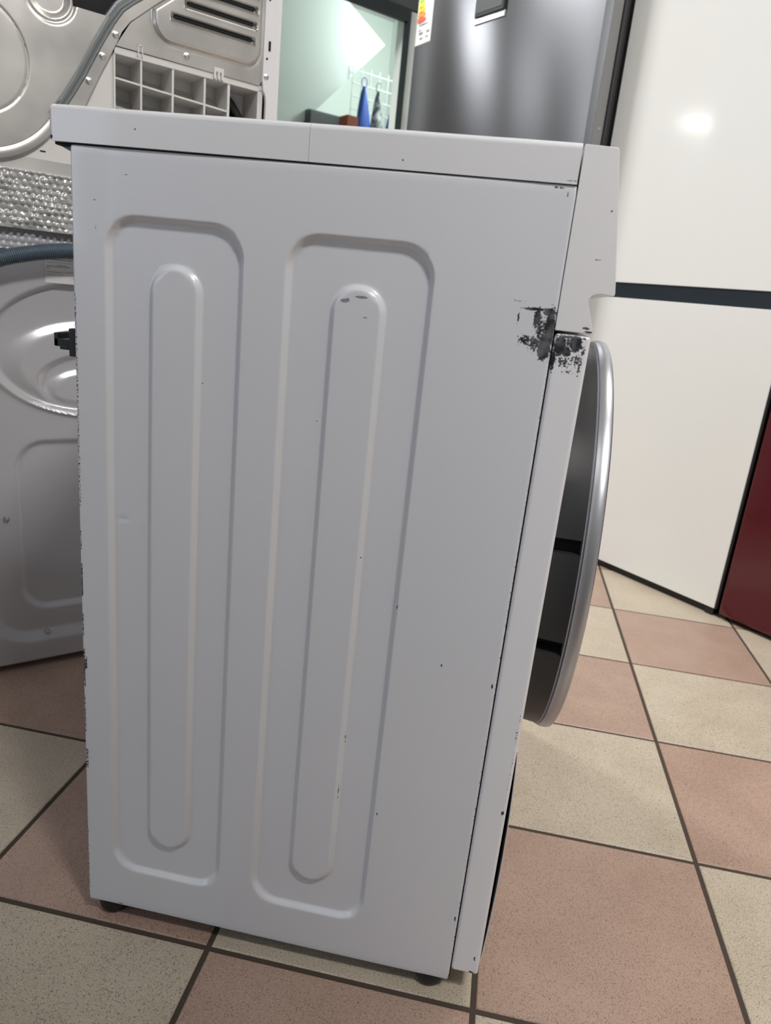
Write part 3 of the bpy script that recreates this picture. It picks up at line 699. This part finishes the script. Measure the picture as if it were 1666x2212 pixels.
slot(.4735, 1.1140, .0045, .016); slot(.4695, 1.0940, .0036, .0038); slot(.4705, 1.1830, .0036, .0038)
screw(dr, .4695, 1.0660 - Z0, -.0075, .0040)

# ================================================================ FRIDGE ROW, local: x along the row to the right, y into the fridges
PR = Vector((.7548, 1.5168, 0)); RZR = -pi / 4; TX = Vector((S2, -S2, 0))
# white glass fridge
wf = empty('fridge', tuple(PR + TX * -.226), RZR)
tag(wf, 'tall white glass-door fridge freezer with dark horizontal gap, beside the dark red one', 'fridge')
FW = .604
box('cabinet', .004, FW - .004, .035, .63, .03, 1.86, M_cab, wf, .004)
box('plinth', .004, FW - .004, .012, .60, .0, .032, M_plinth, wf)
box('upper_door', .0, FW, 0, .032, .8190, 1.855, M_wglass, wf, .0015)
box('lower_door', .0, FW, 0, .032, .0215, .7780, M_wglass, wf, .0015)
box('grip_channel', .0, FW, .004, .034, .7775, .8195, M_navy, wf, .002)
box('door_edge_trim', FW, FW + .006, .002, .034, .0215, 1.855, M_plinth, wf)
box('plinth_foot', FW - .025, FW - .002, .004, .03, 0, .02, M_plinth, wf, .002)
# dark red fridge
rf_ = empty('fridge', tuple(PR + TX * .392), RZR)
tag(rf_, 'dark red glossy fridge at the right edge, beside the white glass-door one', 'fridge')
box('cabinet', .004, .60, .035, .63, .03, 1.86, M_cab, rf_, .004)
box('plinth', .01, .594, .045, .60, 0, .032, M_plinth, rf_)
box('lower_door', 0, .604, -.002, .033, .0125, .7780, M_red, rf_, .006, 3)
box('upper_door', 0, .604, -.002, .033, .7900, 1.855, M_red, rf_, .006, 3)
box('grip_channel', .0, .604, .006, .034, .776, .792, M_plinth, rf_)
# dark stainless fridge
sf = empty('fridge', tuple(PR + TX * -1.098 - Vector((S2, S2, 0)) * .085), RZR)
tag(sf, 'dark stainless steel fridge in the background, with energy label and square display', 'fridge')
SW = .863
def curved_door(name, z0, z1, mat):
    v = []; f = []; n = 60; pts = []
    for k in range(n + 1):
        x = SW * k / n; c = .018 * (1 - (2 * x / SW - 1) ** 2); e_ = .014; r = 0
        if x < e_: r = e_ - sqrt(max(0, e_ ** 2 - (e_ - x) ** 2))
        if x > SW - e_: r = e_ - sqrt(max(0, e_ ** 2 - (x - SW + e_) ** 2))
        pts.append((x, r - c + .0))
    pts = pts + [(SW, .050), (0, .050)]
    m = len(pts)
    bm = bmesh.new(); a = [bm.verts.new((x, y, z0)) for x, y in pts]; b = [bm.verts.new((x, y, z1)) for x, y in pts]
    bm.faces.new(a[::-1]); bm.faces.new(b)
    for i in range(m): bm.faces.new((a[i], a[(i + 1) % m], b[(i + 1) % m], b[i]))
    return from_bm(name, bm, mat, sf, smooth=True, autosmooth=.5)
def door_y(x): return -.018 * (1 - (2 * x / SW - 1) ** 2)
ud = curved_door('upper_door', .62, 1.84, M_steel)
curved_door('lower_door', .05, .61, M_steel)
box('door_side', SW + .0003, SW + .0020, .014, .050, .05, 1.84, M_steelside, sf)
cyl('door_gasket', (SW - .006, .068, .05), (SW - .006, .068, 1.84), .0125, M_rubber, sf, 20)
box('cabinet', .004, SW - .02, .055, .62, .03, 1.85, M_cab, sf, .004)
box('plinth', .01, SW - .02, .04, .58, 0, .05, M_plinth, sf)
screw(sf, SW + .002, 1.213, .035, .004, name='screw', axis=(1, 0, 0))
x0 = .011 + .0; y_ = door_y(.058) - .002
# energy label
el = pydata('energy_label', [(x, door_y(x) - dy, z) for z in (1.549, 1.742) for dy in (.0016, .0004) for x in (.018, .112)], [(0, 1, 5, 4), (2, 6, 7, 3), (0, 2, 3, 1), (4, 5, 7, 6), (0, 4, 6, 2), (1, 3, 7, 5)], M_paper, ud)
cols = [(0, .35, .12), (.1, .5, .08), (.45, .65, .03), (.95, .80, .02), (.95, .55, .02), (.9, .28, .04), (.75, .10, .05)]
for k, c in enumerate(cols):
    zt = 1.722 - k * .0155; xa, xb = .026, .042 + k * .0042; m_ = pmat('label_colour_%d' % k, c, .6); yy = min(door_y(xa), door_y(xb)) - .0024
    prism('energy_bar', [(xa, zt), (xb, zt), (xb + .006, zt - .006), (xb, zt - .012), (xa, zt - .012)], yy, yy + .0008, m_, el)
bm = bmesh.new(); random.seed(11)
for zt, xa, xb, h in ((1.607, .050, .085, .003), (1.607, .036, .048, .003), (1.592, .034, .050, .0015), (1.580, .040, .060, .006), (1.580, .085, .100, .005), (1.565, .046, .062, .004), (1.566, .082, .094, .003), (1.735, .03, .06, .004), (1.735, .09, .105, .006)):
    yy = door_y((xa + xb) / 2) - .0026; bm_box(bm, xa, xb, yy, yy + .0009, zt, zt + h)
q = from_bm('print', bm, M_print, el); q['kind'] = 'stuff'
# display and bright strip
yd = door_y(.40)
box('display_frame', .350, .478, yd - .010, yd + .004, 1.562, 1.72, M_dframe, ud, .003)
box('display', .356, .472, yd - .0115, yd - .009, 1.572, 1.712, M_slate, ud, .001)
box('display_strip', .345, .482, yd - .0045, yd + .004, 1.545, 1.5615, M_chrome, ud, .0015)

# unseen fridge-shaped blocker, added to shade the lower machine and near floor
shade_blocker = empty('fridge', (.25, -1.36, 0)); tag(shade_blocker, 'tall grey fridge-shaped light blocker added behind the camera, out of view', 'fridge')
box('cabinet', 0, .76, 0, .52, .02, 2.06, M_cab, shade_blocker, .006); box('lower_door', 0, .76, .525, .575, .03, .72, M_steelside, shade_blocker, .008); box('upper_door', 0, .76, .525, .575, .73, 2.05, M_steelside, shade_blocker, .008)
box('plinth', .02, .68, .02, .5, 0, .03, M_plinth, shade_blocker); box('handle', .04, .06, .573, .595, .85, 1.25, M_chrome, shade_blocker, .004)

# ================================================================ THINGS IN THE ROOM BEYOND
def BR(t, off, z): return uw(LU(t), W0 + off, z)       # t along, off from door wall (negative = beyond)
rk = empty('wire_rack', BR(2.84, -1.18, 0), -pi / 4)   # local y = u, local x = w
tag(rk, 'pale wire grid rack on the wall beyond the doorway', 'rack')
for k in range(7): cyl('wire', (0, -.22 + k * .07, 1.55), (0, -.22 + k * .07, 2.10), .0028, M_wire, rk, 8)
for k in range(7): cyl('wire', (0.003, -.22, 1.62 + k * .075), (0.003, .22, 1.62 + k * .075), .0028, M_wire, rk, 8)
def bag(t, zt, w, h, mat, label, lean):
    b = empty('bag', BR(t, -1.10, zt - h), -pi / 4); tag(b, label, 'bag')
    v = []; f = []; R, Cn = 14, 16
    for i in range(R + 1):
        s = i / R; ww = w * (.10 + .90 * min(1, (1 - s) * 1.5) ** .7) * .5; zz = h * s; cx = lean * s
        for k in range(Cn):
            a = 2 * pi * k / Cn; r = 1 + .12 * sin(a * 3 + s * 4 + t * 9); v.append((.045 * sin(a) * r * (1 - .7 * s) + .02, cx + ww * cos(a) * r, zz))
    for i in range(R):
        for k in range(Cn): f.append((i * Cn + k, i * Cn + (k + 1) % Cn, (i + 1) * Cn + (k + 1) % Cn, (i + 1) * Cn + k))
    f.append(tuple(range(Cn))[::-1]); f.append(tuple(R * Cn + k for k in range(Cn)))
    pydata('bag_body', v, f, mat, b, True)
    tube('bag_loop', [(0.02 + .0, lean + .02 * cos(a), h + .02 + .03 * sin(a)) for a in [k * pi / 8 - pi / 2 for k in range(17)]], .003, mat, b, 6)
bag(2.660, 1.965, .105, .34, M_blue, 'bright blue bag hanging left on the rack beyond the doorway', -.01)
bag(2.772, 1.960, .095, .34, M_greybag, 'grey mottled bag hanging between two blue bags beyond the doorway', -.01)
bag(2.880, 1.935, .095, .34, M_blue, 'bright blue bag hanging at the right, by the door frame', .02)
sh = empty('shelf_cabinet', BR(2.42, -1.25, 0), -pi / 4); tag(sh, 'dark cabinet top seen low in the doorway, left of the hanging bags', 'cabinet')
box('carcass', -.18, .10, -.12, .16, 0, 1.775, M_slate, sh, .004); box('cabinet_door', .10, .112, -.115, .155, .05, 1.765, M_slate, sh, .003)
bx = empty('cardboard_box', BR(2.495, -1.07, 1.40), -pi / 4); tag(bx, 'russet brown box showing beside the dark cabinet beyond the doorway', 'box')
# it stands on a small shelf
box('box_body', 0, .10, -.02, .06, 0, .350, M_brown, bx, .002); box('box_flap', .0, .10, -.02, .06, .351, .355, M_brown, bx)
ws = empty('wall_shelf', BR(2.54, -1.07, 1.385), -pi / 4); tag(ws, 'slim grey shelf under the brown box beyond the doorway', 'shelf')
box('shelf_board', -.02, .12, -.10, .04, 0, .014, M_slate, ws); box('shelf_leg', 0, .02, -.02, 0, -1.385, 0, M_slate, ws)
